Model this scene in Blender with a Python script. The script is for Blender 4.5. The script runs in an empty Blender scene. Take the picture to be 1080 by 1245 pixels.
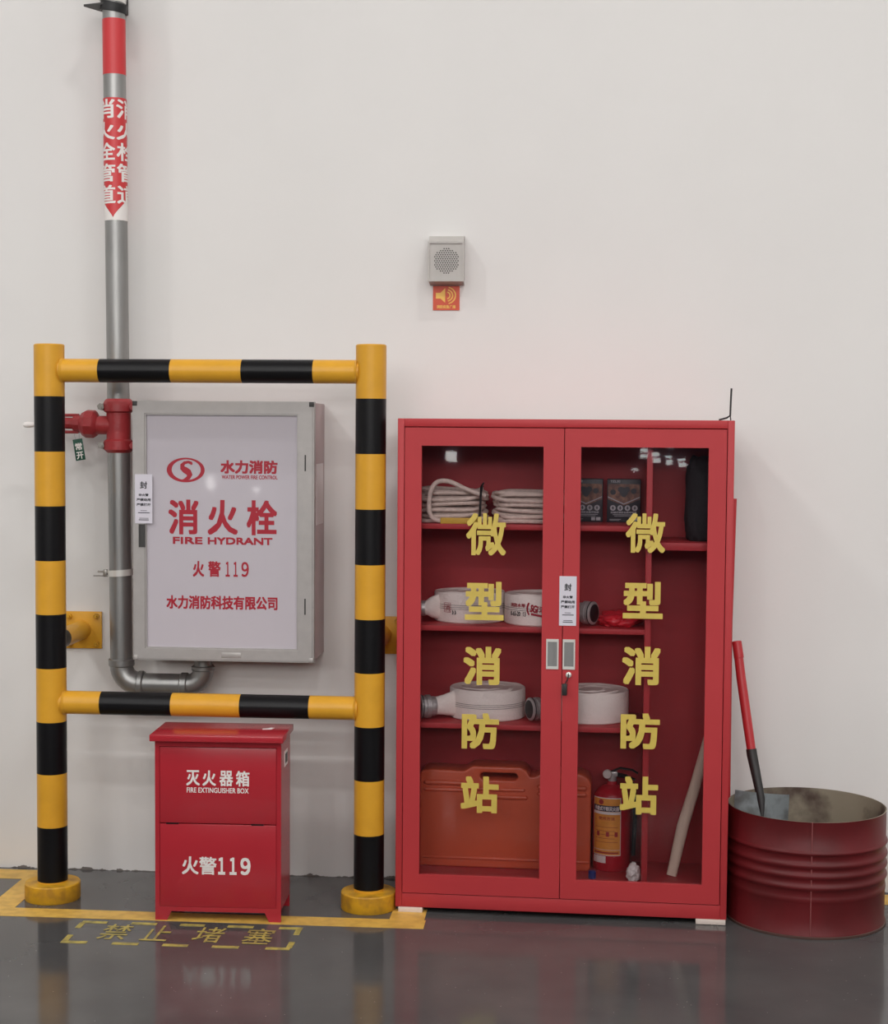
import bpy, bmesh, math, random
from mathutils import Vector, Matrix, noise
R = random.Random(7)
S = bpy.context.scene
COL = S.collection
PI = math.pi

# ------------------------------------------------------------------ camera
cam = bpy.data.cameras.new('camera')
camo = bpy.data.objects.new('camera', cam)
COL.objects.link(camo)
S.camera = camo
yw, pt, rl = math.radians(4.5127), math.radians(-3.3448), math.radians(0.4118)
Fw = Vector((-math.sin(yw) * math.cos(pt), math.cos(yw) * math.cos(pt), math.sin(pt)))
Rt = Vector((math.cos(yw), math.sin(yw), 0))
Up = Rt.cross(Fw)
R2 = math.cos(rl) * Rt + math.sin(rl) * Up
U2 = -math.sin(rl) * Rt + math.cos(rl) * Up
M = Matrix((R2, U2, -Fw)).transposed().to_4x4()
M.translation = (1.6425, -6.2488, 1.765)
camo.matrix_world = M
cam.sensor_fit = 'VERTICAL'
cam.sensor_height = 36.0
cam.lens = 36.0 * 1978.78 / 1245.0
cam.shift_y = (635.54 - 622.5) / 1245.0
cam.clip_end = 200

# ------------------------------------------------------------------ light and exposure
S.view_settings.view_transform = 'Standard'
S.view_settings.look = 'None'
S.view_settings.exposure = -2.7
S.view_settings.gamma = 1.0
S.cycles.use_denoising = True
S.cycles.max_bounces = 8
S.cycles.diffuse_bounces = 5
S.cycles.glossy_bounces = 5
S.cycles.transparent_max_bounces = 12
S.cycles.caustics_reflective = True
S.cycles.blur_glossy = 1.0
S.cycles.sample_clamp_indirect = 12
S.cycles.caustics_refractive = False

w = bpy.data.worlds.new('hall_air')
S.world = w
w.use_nodes = True
w.node_tree.nodes['Background'].inputs[0].default_value = (1, 0.97, 0.94, 1)
w.node_tree.nodes['Background'].inputs[1].default_value = 0.05

def lamp(x, y, z, sx, sy, power, rx=0.0, name='ceiling_lamp'):
    l = bpy.data.lights.new('ceiling_lamp', 'AREA')
    l.shape = 'RECTANGLE'
    l.size, l.size_y = sx, sy
    l.energy = power
    l.color = (1.0, 0.992, 0.98)
    o = bpy.data.objects.new(name, l)
    o.location = (x, y, z)
    o.rotation_euler = (rx, 0, 0)
    COL.objects.link(o)

KEY, FILL = 1500, 1350
lamp(4.0, -5.0, 11.6, 1.3, 0.5, KEY)
lamp(-7.0, -7.5, 11.6, 1.4, 1.0, 1.7 * FILL)
lamp(14.0, -7.5, 11.6, 1.4, 1.0, FILL)
for yy in (-13.0, -20.5, -28.0):
    for xx in (-8.0, -2.5, 3.0, 8.5, 14.0):
        lamp(xx, yy, 11.6, 1.4, 1.0, FILL)
# broad fill light added high on the far wall to lift the lower back wall
lamp(2.0, -33.9, 8.6, 26.0, 4.0, 15000, PI / 2, 'far_fill')

# ------------------------------------------------------------------ materials
def lin(c):
    return tuple(((v / 12.92) if v <= .04045 else ((v + .055) / 1.055) ** 2.4) for v in [k / 255 for k in c])

def mat(name, rgb, rough=.5, metal=0., spec=.5, var=0., scale=8., bump=0., bscale=40., coat=0., mottle=None, linear=False, stretch=None):
    m = bpy.data.materials.new(name)
    m.use_nodes = True
    nt = m.node_tree
    b = nt.nodes['Principled BSDF']
    c = rgb if linear else lin(rgb)
    b.inputs['Base Color'].default_value = (*c, 1)
    b.inputs['Roughness'].default_value = rough
    b.inputs['Metallic'].default_value = metal
    b.inputs['Specular IOR Level'].default_value = spec
    b.inputs['Coat Weight'].default_value = coat
    b.inputs['Coat Roughness'].default_value = .08
    if var or bump or mottle:
        tc = nt.nodes.new('ShaderNodeTexCoord')
        mp = nt.nodes.new('ShaderNodeMapping')
        nt.links.new(tc.outputs['Object'], mp.inputs[0])
        if stretch:
            mp.inputs['Scale'].default_value = stretch
    if var or mottle:
        n = nt.nodes.new('ShaderNodeTexNoise')
        n.inputs['Scale'].default_value = scale
        n.inputs['Detail'].default_value = 6
        nt.links.new(mp.outputs[0], n.inputs[0])
        r = nt.nodes.new('ShaderNodeValToRGB')
        if mottle:
            r.color_ramp.elements[0].position = .42
            r.color_ramp.elements[1].position = .62
            r.color_ramp.elements[0].color = (*c, 1)
            r.color_ramp.elements[1].color = (*lin(mottle), 1)
        else:
            r.color_ramp.elements[0].position = .3
            r.color_ramp.elements[1].position = .7
            r.color_ramp.elements[0].color = (*[v * (1 - var) for v in c], 1)
            r.color_ramp.elements[1].color = (*[min(1, v * (1 + var)) for v in c], 1)
        nt.links.new(n.outputs[0], r.inputs[0])
        nt.links.new(r.outputs[0], b.inputs['Base Color'])
    if bump:
        n2 = nt.nodes.new('ShaderNodeTexNoise')
        n2.inputs['Scale'].default_value = bscale
        n2.inputs['Detail'].default_value = 4
        nt.links.new(mp.outputs[0], n2.inputs[0])
        bp = nt.nodes.new('ShaderNodeBump')
        bp.inputs['Strength'].default_value = bump
        bp.inputs['Distance'].default_value = .01
        nt.links.new(n2.outputs[0], bp.inputs['Height'])
        nt.links.new(bp.outputs[0], b.inputs['Normal'])
    return m

def glass_mat(name, tint=(.93, .92, .92), boost=1.0):
    m = bpy.data.materials.new(name)
    m.use_nodes = True
    nt = m.node_tree
    for n in list(nt.nodes):
        nt.nodes.remove(n)
    out = nt.nodes.new('ShaderNodeOutputMaterial')
    mx = nt.nodes.new('ShaderNodeMixShader')
    tr = nt.nodes.new('ShaderNodeBsdfTransparent')
    tr.inputs[0].default_value = (*tint, 1)
    gl = nt.nodes.new('ShaderNodeBsdfGlossy')
    gl.inputs['Roughness'].default_value = .02
    fr = nt.nodes.new('ShaderNodeFresnel')
    fr.inputs[0].default_value = 1.5
    mu = nt.nodes.new('ShaderNodeMath')
    mu.operation = 'MULTIPLY'
    mu.inputs[1].default_value = boost
    nt.links.new(fr.outputs[0], mu.inputs[0])
    nt.links.new(mu.outputs[0], mx.inputs[0])
    nt.links.new(tr.outputs[0], mx.inputs[1])
    nt.links.new(gl.outputs[0], mx.inputs[2])
    nt.links.new(mx.outputs[0], out.inputs[0])
    return m

def emis(name, rgb, s):
    m = bpy.data.materials.new(name)
    m.use_nodes = True
    b = m.node_tree.nodes['Principled BSDF']
    b.inputs['Base Color'].default_value = (.8, .8, .8, 1)
    b.inputs['Emission Color'].default_value = (*rgb, 1)
    b.inputs['Emission Strength'].default_value = s
    return m

def wall_material():
    m = mat('wall_paint', (222, 219, 216), .75, var=.02, scale=1.3, bump=.05, bscale=6)
    nt = m.node_tree
    b = nt.nodes['Principled BSDF']
    src = b.inputs['Base Color'].links[0].from_socket
    geo = nt.nodes.new('ShaderNodeNewGeometry')
    sp = nt.nodes.new('ShaderNodeSeparateXYZ')
    nt.links.new(geo.outputs['Position'], sp.inputs[0])
    n = nt.nodes.new('ShaderNodeTexNoise')
    n.inputs['Scale'].default_value = 9
    n.inputs['Detail'].default_value = 8
    n.inputs['Roughness'].default_value = .7
    nt.links.new(geo.outputs['Position'], n.inputs[0])
    # flaked paint along the foot of the wall
    m1 = nt.nodes.new('ShaderNodeMath'); m1.operation = 'MULTIPLY_ADD'
    m1.inputs[1].default_value = .06; m1.inputs[2].default_value = -.026
    nt.links.new(n.outputs[0], m1.inputs[0])
    lt = nt.nodes.new('ShaderNodeMath'); lt.operation = 'LESS_THAN'
    nt.links.new(sp.outputs[2], lt.inputs[0]); nt.links.new(m1.outputs[0], lt.inputs[1])
    mx = nt.nodes.new('ShaderNodeMix'); mx.data_type = 'RGBA'
    mx.inputs[7].default_value = (*lin((110, 102, 96)), 1)
    nt.links.new(lt.outputs[0], mx.inputs[0]); nt.links.new(src, mx.inputs[6])
    nt.links.new(mx.outputs[2], b.inputs['Base Color'])
    return m

def floor_material():
    m = bpy.data.materials.new('epoxy_floor')
    m.use_nodes = True
    nt = m.node_tree
    b = nt.nodes['Principled BSDF']
    geo = nt.nodes.new('ShaderNodeNewGeometry')
    n = nt.nodes.new('ShaderNodeTexNoise'); n.inputs['Scale'].default_value = 2.2; n.inputs['Detail'].default_value = 8
    nt.links.new(geo.outputs['Position'], n.inputs[0])
    r = nt.nodes.new('ShaderNodeValToRGB')
    r.color_ramp.elements[0].position = .3; r.color_ramp.elements[1].position = .72
    r.color_ramp.elements[0].color = (.070, .069, .070, 1); r.color_ramp.elements[1].color = (.105, .102, .100, 1)
    nt.links.new(n.outputs[0], r.inputs[0])
    # fine pale specks of dust and grit
    v = nt.nodes.new('ShaderNodeTexVoronoi'); v.inputs['Scale'].default_value = 38
    nt.links.new(geo.outputs['Position'], v.inputs[0])
    lt = nt.nodes.new('ShaderNodeMath'); lt.operation = 'LESS_THAN'; lt.inputs[1].default_value = .07
    nt.links.new(v.outputs['Distance'], lt.inputs[0])
    n3 = nt.nodes.new('ShaderNodeTexNoise'); n3.inputs['Scale'].default_value = 60
    nt.links.new(geo.outputs['Position'], n3.inputs[0])
    g = nt.nodes.new('ShaderNodeMath'); g.operation = 'GREATER_THAN'; g.inputs[1].default_value = .56
    nt.links.new(n3.outputs[0], g.inputs[0])
    mu = nt.nodes.new('ShaderNodeMath'); mu.operation = 'MULTIPLY'
    nt.links.new(lt.outputs[0], mu.inputs[0]); nt.links.new(g.outputs[0], mu.inputs[1])
    mx = nt.nodes.new('ShaderNodeMix'); mx.data_type = 'RGBA'; mx.inputs[7].default_value = (.3, .29, .28, 1)
    nt.links.new(mu.outputs[0], mx.inputs[0]); nt.links.new(r.outputs[0], mx.inputs[6])
    nt.links.new(mx.outputs[2], b.inputs['Base Color'])
    n2 = nt.nodes.new('ShaderNodeTexNoise'); n2.inputs['Scale'].default_value = 5; n2.inputs['Detail'].default_value = 7
    nt.links.new(geo.outputs['Position'], n2.inputs[0])
    mr = nt.nodes.new('ShaderNodeMapRange'); mr.inputs[3].default_value = .06; mr.inputs[4].default_value = .15
    nt.links.new(n2.outputs[0], mr.inputs[0]); nt.links.new(mr.outputs[0], b.inputs['Roughness'])
    b.inputs['Specular IOR Level'].default_value = .36
    return m

MW = wall_material()
MF = floor_material()
m_ceil = mat('ceiling_sheet', (232, 232, 232), .8)
m_hall = mat('hall_wall', (230, 229, 228), .8)
m_yel = mat('yellow_paint', (216, 158, 46), .35, spec=.35, var=.05, scale=14)
m_blk = mat('black_paint', (14, 13, 15), .35, spec=.25)
m_yfloor = mat('yellow_floor_paint', (228, 184, 88), .45, mottle=(208, 164, 76), scale=22)
m_ystencil = mat('worn_yellow_paint', (192, 174, 88), .5, mottle=(146, 132, 74), scale=30)
m_ybase = mat('worn_yellow_plate', (214, 160, 30), .5, mottle=(176, 128, 36), scale=18)
m_red = mat('red_enamel', (178, 54, 58), .45, spec=.3, var=.03, scale=3, bump=.05, bscale=5)
m_redbox = mat('red_box_enamel', (172, 40, 50), .22, var=.02, scale=4)
m_galv = mat('galvanised_steel', (150, 149, 147), .38, .75, var=.12, scale=20, stretch=(1, 1, .15))
m_castred = mat('red_cast_iron', (160, 46, 50), .45, bump=.2, bscale=60)
m_valvegrey = mat('grey_bolt', (150, 146, 140), .4, .7)
m_sleeve = mat('red_sleeve', (200, 48, 52), .4)
m_white = mat('white_print', (232, 226, 222), .5)
m_paper = mat('white_paper', (226, 222, 222), .6)
m_alu = mat('brushed_aluminium', (170, 165, 162), .42, .35, var=.04, scale=30)
m_panel = mat('white_acrylic', (190, 183, 189), .04, spec=.4)
m_hydred = mat('crimson_print', (162, 18, 40), .4)
m_hydside = mat('steel_side', (176, 150, 152), .3, .6)
m_dkgrey = mat('dark_grey_plastic', (58, 56, 54), .5)
m_dark = mat('black_print', (38, 38, 42), .6)
m_green = mat('green_tag', (20, 74, 56), .4)
m_steel = mat('bright_steel', (225, 222, 216), .3, .35)
m_gold = mat('gold_vinyl', (204, 178, 82), .45, var=.04, scale=60)
m_glass = glass_mat('cabinet_glass', (.955, .94, .95), .7)
m_spk = mat('grey_metal_speaker', (178, 173, 168), .5, var=.03, scale=30)
m_spkdk = mat('speaker_hole', (70, 66, 64), .8)
m_sign = mat('orange_red_sign', (205, 74, 40), .45)
m_signy = mat('yellow_sign_print', (240, 190, 90), .5)
m_canvas = mat('white_canvas_hose', (238, 228, 220), .75, bump=.35, bscale=160)
m_cpl = mat('cast_aluminium', (186, 182, 180), .35, .5, bump=.1, bscale=50)
m_rubber = mat('black_rubber', (24, 23, 24), .5)
m_rope = mat('pale_rope', (226, 206, 194), .85, var=.12, scale=60, bump=.6, bscale=300)
m_orange = mat('orange_plastic', (214, 96, 64), .3, var=.03, scale=6)
m_exred = mat('extinguisher_red', (176, 30, 44), .2)
m_exlab = mat('orange_label', (226, 154, 66), .45, var=.08, scale=50)
m_navy = mat('navy_print', (40, 40, 70), .5)
m_wood = mat('pale_wood', (226, 206, 184), .65, var=.1, scale=30, stretch=(1, 1, .15))
m_boxdk = mat('black_carton', (44, 46, 52), .4)
m_boxpic = mat('carton_picture', (96, 62, 54), .4, mottle=(150, 110, 84), scale=40)
m_grey = mat('grey_print', (176, 176, 180), .5)
m_redbag = mat('red_plastic_film', (205, 40, 52), .2, bump=.4, bscale=30)
m_cloth = mat('black_cloth', (34, 31, 33), .85, bump=.5, bscale=30)
m_film = mat('white_plastic_film', (226, 220, 216), .25, bump=.6, bscale=60)
m_blue = mat('blue_plastic', (40, 56, 130), .35)
m_drum = mat('dark_red_drum', (100, 25, 29), .4, spec=.28, mottle=(88, 25, 27), scale=5, bump=.1, bscale=8)
m_drumedge = mat('worn_drum_edge', (90, 66, 60), .5, .3)
m_seam = mat('seam_red', (136, 70, 70), .5)
m_drumin = mat('rusty_drum_inside', (142, 132, 114), .65, mottle=(74, 56, 48), scale=7)
m_blade = mat('blue_grey_blade', (142, 148, 150), .45, .4, mottle=(110, 112, 112), scale=18)
m_redhandle = mat('red_handle', (184, 44, 50), .4)
m_socket = mat('black_socket', (36, 32, 32), .5)
m_seallilac = mat('pale_sticker', (208, 203, 212), .5)
m_shim = mat('white_shim', (222, 206, 196), .6)
m_yelstrap = mat('yellow_strap', (205, 165, 60), .6)
m_glint = emis('glint_emitter', (1, .98, .95), 60)

# ------------------------------------------------------------------ mesh building
class MB:
    def __init__(s):
        s.b = bmesh.new()
        s.mi = 0
    def _tag(s, faces):
        for f in faces:
            f.material_index = s.mi
    def box(s, x0, x1, y0, y1, z0, z1, bev=0., seg=2, mx=None):
        t = bmesh.new()
        bmesh.ops.create_cube(t, size=1)
        for v in t.verts:
            v.co = Vector((x0 + (v.co.x + .5) * (x1 - x0), y0 + (v.co.y + .5) * (y1 - y0), z0 + (v.co.z + .5) * (z1 - z0)))
        if bev:
            bmesh.ops.bevel(t, geom=t.edges[:], offset=bev, segments=seg, profile=.5, affect='EDGES')
        s.merge(t, mx)
        return s
    def merge(s, t, mx=None):
        if mx is not None:
            t.transform(mx)
        bmesh.ops.recalc_face_normals(t, faces=t.faces[:])
        vm = {}
        for v in t.verts:
            vm[v] = s.b.verts.new(v.co)
        for f in t.faces:
            try:
                nf = s.b.faces.new([vm[v] for v in f.verts])
                nf.material_index = s.mi
            except ValueError:
                pass
        t.free()
    def rings(s, rings, cap0=True, cap1=True, closed=False, mids=None):
        vr = [[s.b.verts.new(p) for p in r] for r in rings]
        n = len(vr[0])
        m = len(vr)
        for i in range(m if closed else m - 1):
            a, c = vr[i], vr[(i + 1) % m]
            for j in range(n):
                f = s.b.faces.new((a[j], a[(j + 1) % n], c[(j + 1) % n], c[j]))
                f.material_index = mids[i] if mids else s.mi
        if not closed:
            if cap0:
                s.b.faces.new(vr[0][::-1]).material_index = mids[0] if mids else s.mi
            if cap1:
                s.b.faces.new(vr[-1]).material_index = mids[-1] if mids else s.mi
        return s
    def lathe(s, prof, c=(0, 0, 0), ax=(0, 0, 1), seg=32, cap0=True, cap1=True, mids=None, sx=1., sy=1.):
        ax = Vector(ax).normalized()
        u = ax.orthogonal().normalized() if abs(ax.z) < .999 else Vector((1, 0, 0))
        v = ax.cross(u)
        c = Vector(c)
        rs = []
        for r, h in prof:
            r = max(r, 1e-5)
            rs.append([c + ax * h + (u * math.cos(2 * PI * k / seg) * sx + v * math.sin(2 * PI * k / seg) * sy) * r for k in range(seg)])
        return s.rings(rs, cap0, cap1, mids=mids)
    def cyl(s, p0, p1, r, r1=None, seg=20, bev=0.):
        p0, p1 = Vector(p0), Vector(p1)
        L = (p1 - p0).length
        r1 = r if r1 is None else r1
        if bev:
            pr = [(r - bev, 0), (r, bev), (r1, L - bev), (r1 - bev, L)]
        else:
            pr = [(r, 0), (r1, L)]
        return s.lathe(pr, p0, p1 - p0, seg)
    def tube(s, pts, r, seg=10, closed=False, flat=None):
        P = [Vector(p) for p in pts]
        n = len(P)
        rs = []
        N = None
        for i in range(n):
            if closed:
                t = (P[(i + 1) % n] - P[i - 1]).normalized()
            else:
                t = (P[min(i + 1, n - 1)] - P[max(i - 1, 0)]).normalized()
            if N is None:
                N = t.orthogonal().normalized()
                if flat is not None:
                    N = Vector(flat)
            N = (N - t * N.dot(t)).normalized()
            B = t.cross(N)
            rr = r[i] if isinstance(r, (list, tuple)) and not isinstance(r[0], (list, tuple)) else r
            if isinstance(rr, (list, tuple)) or isinstance(r, list) and isinstance(r[0], tuple):
                ra, rb = rr if not isinstance(r, list) else r[i]
            else:
                ra = rb = rr
            rs.append([P[i] + N * math.cos(2 * PI * k / seg) * ra + B * math.sin(2 * PI * k / seg) * rb for k in range(seg)])
        return s.rings(rs, closed=closed)
    def prism(s, poly, y0, y1, mp=None):
        # polygon in (x,z) extruded along y
        mp = mp or (lambda x, y, z: Vector((x, y, z)))
        a = [s.b.verts.new(mp(x, y0, z)) for x, z in poly]
        c = [s.b.verts.new(mp(x, y1, z)) for x, z in poly]
        n = len(poly)
        fs = [s.b.faces.new(a), s.b.faces.new(c[::-1])]
        for i in range(n):
            fs.append(s.b.faces.new((a[i], c[i], c[(i + 1) % n], a[(i + 1) % n])))
        s._tag(fs)
        return s
    def frame(s, x0, x1, z0, z1, wl, wr, wb, wt, y0, y1):
        # rectangular ring in xz with depth y0..y1
        o = [(x0, z0), (x1, z0), (x1, z1), (x0, z1)]
        i = [(x0 + wl, z0 + wb), (x1 - wr, z0 + wb), (x1 - wr, z1 - wt), (x0 + wl, z1 - wt)]
        V = lambda L, y: [s.b.verts.new((x, y, z)) for x, z in L]
        of, inf, ob, ib = V(o, y0), V(i, y0), V(o, y1), V(i, y1)
        fs = []
        for k in range(4):
            j = (k + 1) % 4
            fs += [s.b.faces.new((of[k], of[j], inf[j], inf[k])), s.b.faces.new((ob[j], ob[k], ib[k], ib[j])),
                   s.b.faces.new((of[j], of[k], ob[k], ob[j])), s.b.faces.new((inf[k], inf[j], ib[j], ib[k]))]
        s._tag(fs)
        return s
    def text(s, body, x0, x1, z0, z1, mp, bold=0., d=.0006, cut=None, shear=0.):
        t = text_bm(body)
        xs = [v.co.x for v in t.verts]; ys = [v.co.y for v in t.verts]
        ax, bx, ay, by = min(xs), max(xs), min(ys), max(ys)
        sx, sz = (x1 - x0) / (bx - ax), (z1 - z0) / (by - ay)
        for v in t.verts:
            v.co = Vector((x0 + (v.co.x - ax) * sx, z0 + (v.co.y - ay) * sz, 0))
        if cut:
            x = x0 + cut
            while x < x1:
                bmesh.ops.bisect_plane(t, geom=t.verts[:] + t.edges[:] + t.faces[:], plane_co=(x, 0, 0), plane_no=(1, 0, 0))
                x += cut
        offs = [(0, 0)]
        if bold:
            offs = [(bold * i, bold * j) for i in (-1, 0, 1) for j in (-1, 0, 1)]
        for k, (ox, oz) in enumerate(offs):
            vm = {v: s.b.verts.new(mp(v.co.x + ox + shear * (v.co.y - z0), d + k * 1e-6, v.co.y + oz)) for v in t.verts}
            for f in t.faces:
                try:
                    s.b.faces.new([vm[v] for v in f.verts]).material_index = s.mi
                except ValueError:
                    pass
        t.free()
        return s
    def build(s, name, m, parent=None, smooth=True, angle=35):
        me = bpy.data.meshes.new(name)
        s.b.to_mesh(me)
        s.b.free()
        for k in (m if isinstance(m, (list, tuple)) else [m]):
            me.materials.append(k)
        if smooth:
            for p in me.polygons:
                p.use_smooth = True
            me.set_sharp_from_angle(angle=math.radians(angle))
        o = bpy.data.objects.new(name, me)
        COL.objects.link(o)
        if parent is not None:
            o.parent = parent
        return o

_tc = {}
def text_bm(body):
    if body not in _tc:
        c = bpy.data.curves.new('lettering_curve', 'FONT')
        c.body = body
        c.size = 1
        c.resolution_u = 3
        o = bpy.data.objects.new('lettering_curve', c)
        COL.objects.link(o)
        dg = bpy.context.evaluated_depsgraph_get()
        _tc[body] = bpy.data.meshes.new_from_object(o.evaluated_get(dg))
        bpy.data.objects.remove(o)
        bpy.data.curves.remove(c)
    t = bmesh.new()
    t.from_mesh(_tc[body])
    return t

def cat(P, n=5):       # smooth curve through the points
    P = [Vector(p) for p in P]
    Q = [2 * P[0] - P[1]] + P + [2 * P[-1] - P[-2]]
    out = []
    for i in range(1, len(Q) - 2):
        a, b, c, d = Q[i - 1], Q[i], Q[i + 1], Q[i + 2]
        for k in range(n):
            t = k / n
            out.append(.5 * (2 * b + (c - a) * t + (2 * a - 5 * b + 4 * c - d) * t * t + (3 * b - a - 3 * c + d) * t ** 3))
    return out + [P[-1]]

def front(y):            # maps lettering (x, lift, z) to a face looking towards -y
    return lambda x, d, z: Vector((x, y - d, z))

def wrap(cx, cy, r, a0=0., z=0., lean=0., zc=0.):    # wraps lettering round a vertical cylinder; x is arc length from the side facing -y
    def f(x, d, zz):
        a = a0 + x / r
        return Vector((cx - (zz - zc) * lean + (r + d) * math.sin(a), cy - (r + d) * math.cos(a), zz + z))
    return f

def thing(name, label, cat, loc=(0, 0, 0), rz=0., group=None):
    o = bpy.data.objects.new(name, None)
    o.empty_display_size = .05
    COL.objects.link(o)
    o.location = loc
    o.rotation_euler = (0, 0, rz)
    tag(o, label, cat, group)
    return o

def tag(o, label, cat, group=None):
    o['label'] = label
    o['category'] = cat
    if group:
        o['group'] = group
    return o

def struct(o):
    o['kind'] = 'structure'
    return o

# ------------------------------------------------------------------ the hall
X0, X1, Y1, H = -14., 18., -34., 12.
struct(MB().box(X0, X1, Y1, .2, -.2, 0).build('floor', MF, smooth=False))
struct(MB().box(X0, X1, 0, .2, 0, H).build('wall_back', MW, smooth=False))
struct(MB().box(X0 - .2, X0, Y1, .2, 0, H).build('wall_left', m_hall, smooth=False))
struct(MB().box(X1, X1 + .2, Y1, .2, 0, H).build('wall_right', m_hall, smooth=False))
struct(MB().box(X0, X1, Y1 - .2, Y1, 0, H).build('wall_front', m_hall, smooth=False))
struct(MB().box(X0, X1, Y1, .2, H, H + .2).build('ceiling', m_ceil, smooth=False))

struct(MB().box(-11, 15, -9.0, -8.3, 0, 2.25).build('reflection_blocker', mat('blocker_grey', (88, 84, 98), .7), smooth=False))  # unseen block added behind the camera to keep bright floor reflections off the glass

# small glowing panels added behind the camera to make glints in the door glass
b = MB()
for x, z, w_, h_ in ((.047, 1.522, .085, .085), (1.666, 1.588, .055, .026), (1.667, 1.540, .058, .026), (1.761, 1.555, .060, .026), (1.772, 1.505, .056, .034),
                     (1.869, 1.535, .050, .016), (1.877, 1.494, .046, .034), (1.977, 1.514, .060, .018), (1.985, 1.473, .064, .028), (1.895, 1.625, .07, .018), (1.594, 1.428, .048, .016),
                     (-1.513, 1.27, .06, .11), (-1.106, 1.21, .05, .04)):
    b.box(x - w_ / 2, x + w_ / 2, -8.299, -8.27, z - h_ / 2, z + h_ / 2)
struct(b.build('glint_panels', m_glint, smooth=False))

# painted yellow lines on the floor
T = .0015
def strip(pts, name='trim_1', m=m_yfloor):
    b = MB()
    for (x0, x1, y0, y1) in pts:
        b.box(x0, x1, y0, y1, 0, T)
    return struct(b.build(name, m, smooth=False))
strip([(-1.2, 1.136, -.628, -.53)], 'trim_1')
strip([(-.475, -.375, -.5301, -.155)], 'trim_2')
strip([(-1.4, -.34, -.1549, -.03)], 'trim_3')
strip([(1.005, 1.13, -.5299, -.40)], 'trim_4')
strip([(2.80, 4.5, -.16, -.03)], 'trim_5')
# stencilled warning in front of the line
b = MB()
fl = lambda x, d, y: Vector((x, y, .001 + d))
for ch, (x0, x1) in zip('禁止堵塞', ((.022, .122), (.175, .268), (.352, .452), (.527, .628))):
    b.text(ch, x0, x1, -.855, -.688, fl, bold=.0006)
for xa, xb in ((-.078, .012), (.1, .191), (.275, .363), (.446, .538), (.63, .713)):
    b.box(xa, xb, -.680, -.658, 0, T)
    b.box(xa - .006, xb - .006, -.906, -.884, 0, T)
for x in (-.084, .692):
    b.box(x, x + .02, -.74, -.6805, 0, T)
    b.box(x, x + .02, -.8835, -.82, 0, T)
struct(b.build('trim_6', m_ystencil, smooth=False))

# ------------------------------------------------------------------ hydrant riser pipe
px, py, pr_ = -.085, -.13, .0425
pipe = thing('fire_hydrant_pipe', 'grey galvanised riser pipe with red valve running up the wall behind the guard frame', 'pipe', (px, py, 0))
LEAN = .0075
def rx(z):
    return -(z - .85) * LEAN
MB().cyl((rx(.86), 0, .86), (rx(4.2), 0, 4.2), pr_, seg=36).build('riser', m_galv, pipe)
b = MB()
def arc(cx, cz, r, a0, a1, n=10):
    return [(cx + r * math.cos(math.radians(a0 + (a1 - a0) * k / n)), 0, cz + r * math.sin(math.radians(a0 + (a1 - a0) * k / n))) for k in range(n + 1)]
b.tube(arc(.07, .842, .07, 180, 270), .044, 28)
b.cyl((0, 0, .838), (0, 0, .868), .050, seg=32, bev=.004)
b.cyl((.066, 0, .772), (.09, 0, .772), .049, seg=32, bev=.004)
b.build('elbow', m_galv, pipe)
MB().cyl((.08, 0, .772), (.26, 0, .772), .040, seg=32).build('cross_pipe', m_galv, pipe)
b = MB()
b.tube(arc(.262, .830, .058, 270, 360), .040, 28)
b.cyl((.232, 0, .772), (.262, 0, .772), .045, seg=32, bev=.004)
b.cyl((.32, 0, .826), (.32, 0, .846), .045, seg=32, bev=.004)
b.build('elbow', m_galv, pipe)
MB().cyl((.32, 0, .84), (.32, 0, .887), .034, seg=28).build('inlet_pipe', m_galv, pipe)
MB().cyl((rx(3.084), 0, 3.084), (rx(3.29), 0, 3.29), pr_ + .001, seg=36).build('red_band', m_sleeve, pipe)
# printed sleeve: red field with white lettering and an arrow head on a white end
sx_ = rx(2.77)
sl = MB().cyl((rx(2.538), 0, 2.538), (rx(2.995), 0, 2.995), pr_ + .0012, seg=48).build('label_sleeve', m_white, pipe)
b = MB()
wr = wrap(sx_, 0, pr_ + .0014, 0, 0, LEAN, 2.77)
n = 48
C = 2 * PI * (pr_ + .0014)
# red field down to the arrow shoulders, then points
top, sh, tip = 2.995, 2.655, 2.548
for k in range(n):
    xa, xb = -C / 2 + C * k / n, -C / 2 + C * (k + 1) / n
    def edge(x):
        q = abs(((x / (C / 2) + 1) % 1) - .0)   # two arrow heads round the pipe
        q = min(q, 1 - q) * 2
        return tip + (sh - .03 - tip) * q ** .8
    vs = [b.b.verts.new(wr(xa, .0003, edge(xa))), b.b.verts.new(wr(xb, .0003, edge(xb))), b.b.verts.new(wr(xb, .0003, top)), b.b.verts.new(wr(xa, .0003, top))]
    b.b.faces.new(vs)
b.build('red_field', m_sleeve, sl)
b = MB()
zs = [(2.914, 2.988), (2.834, 2.904), (2.756, 2.826), (2.678, 2.748), (2.596, 2.668)]
zs = [(z0 + .005, z1) for z0, z1 in zs]
for side in (-1, 1):
    w2 = wrap(sx_, 0, pr_ + .0014, math.radians(-50 if side < 0 else 86), 0, LEAN, 2.77)
    for ch, (z0, z1) in zip('消火栓管道', zs):
        b.text(ch, -.048, .048, z0, z1, w2, bold=.0014, d=.0008, cut=.006)
b.build('lettering', m_white, sl)
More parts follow.
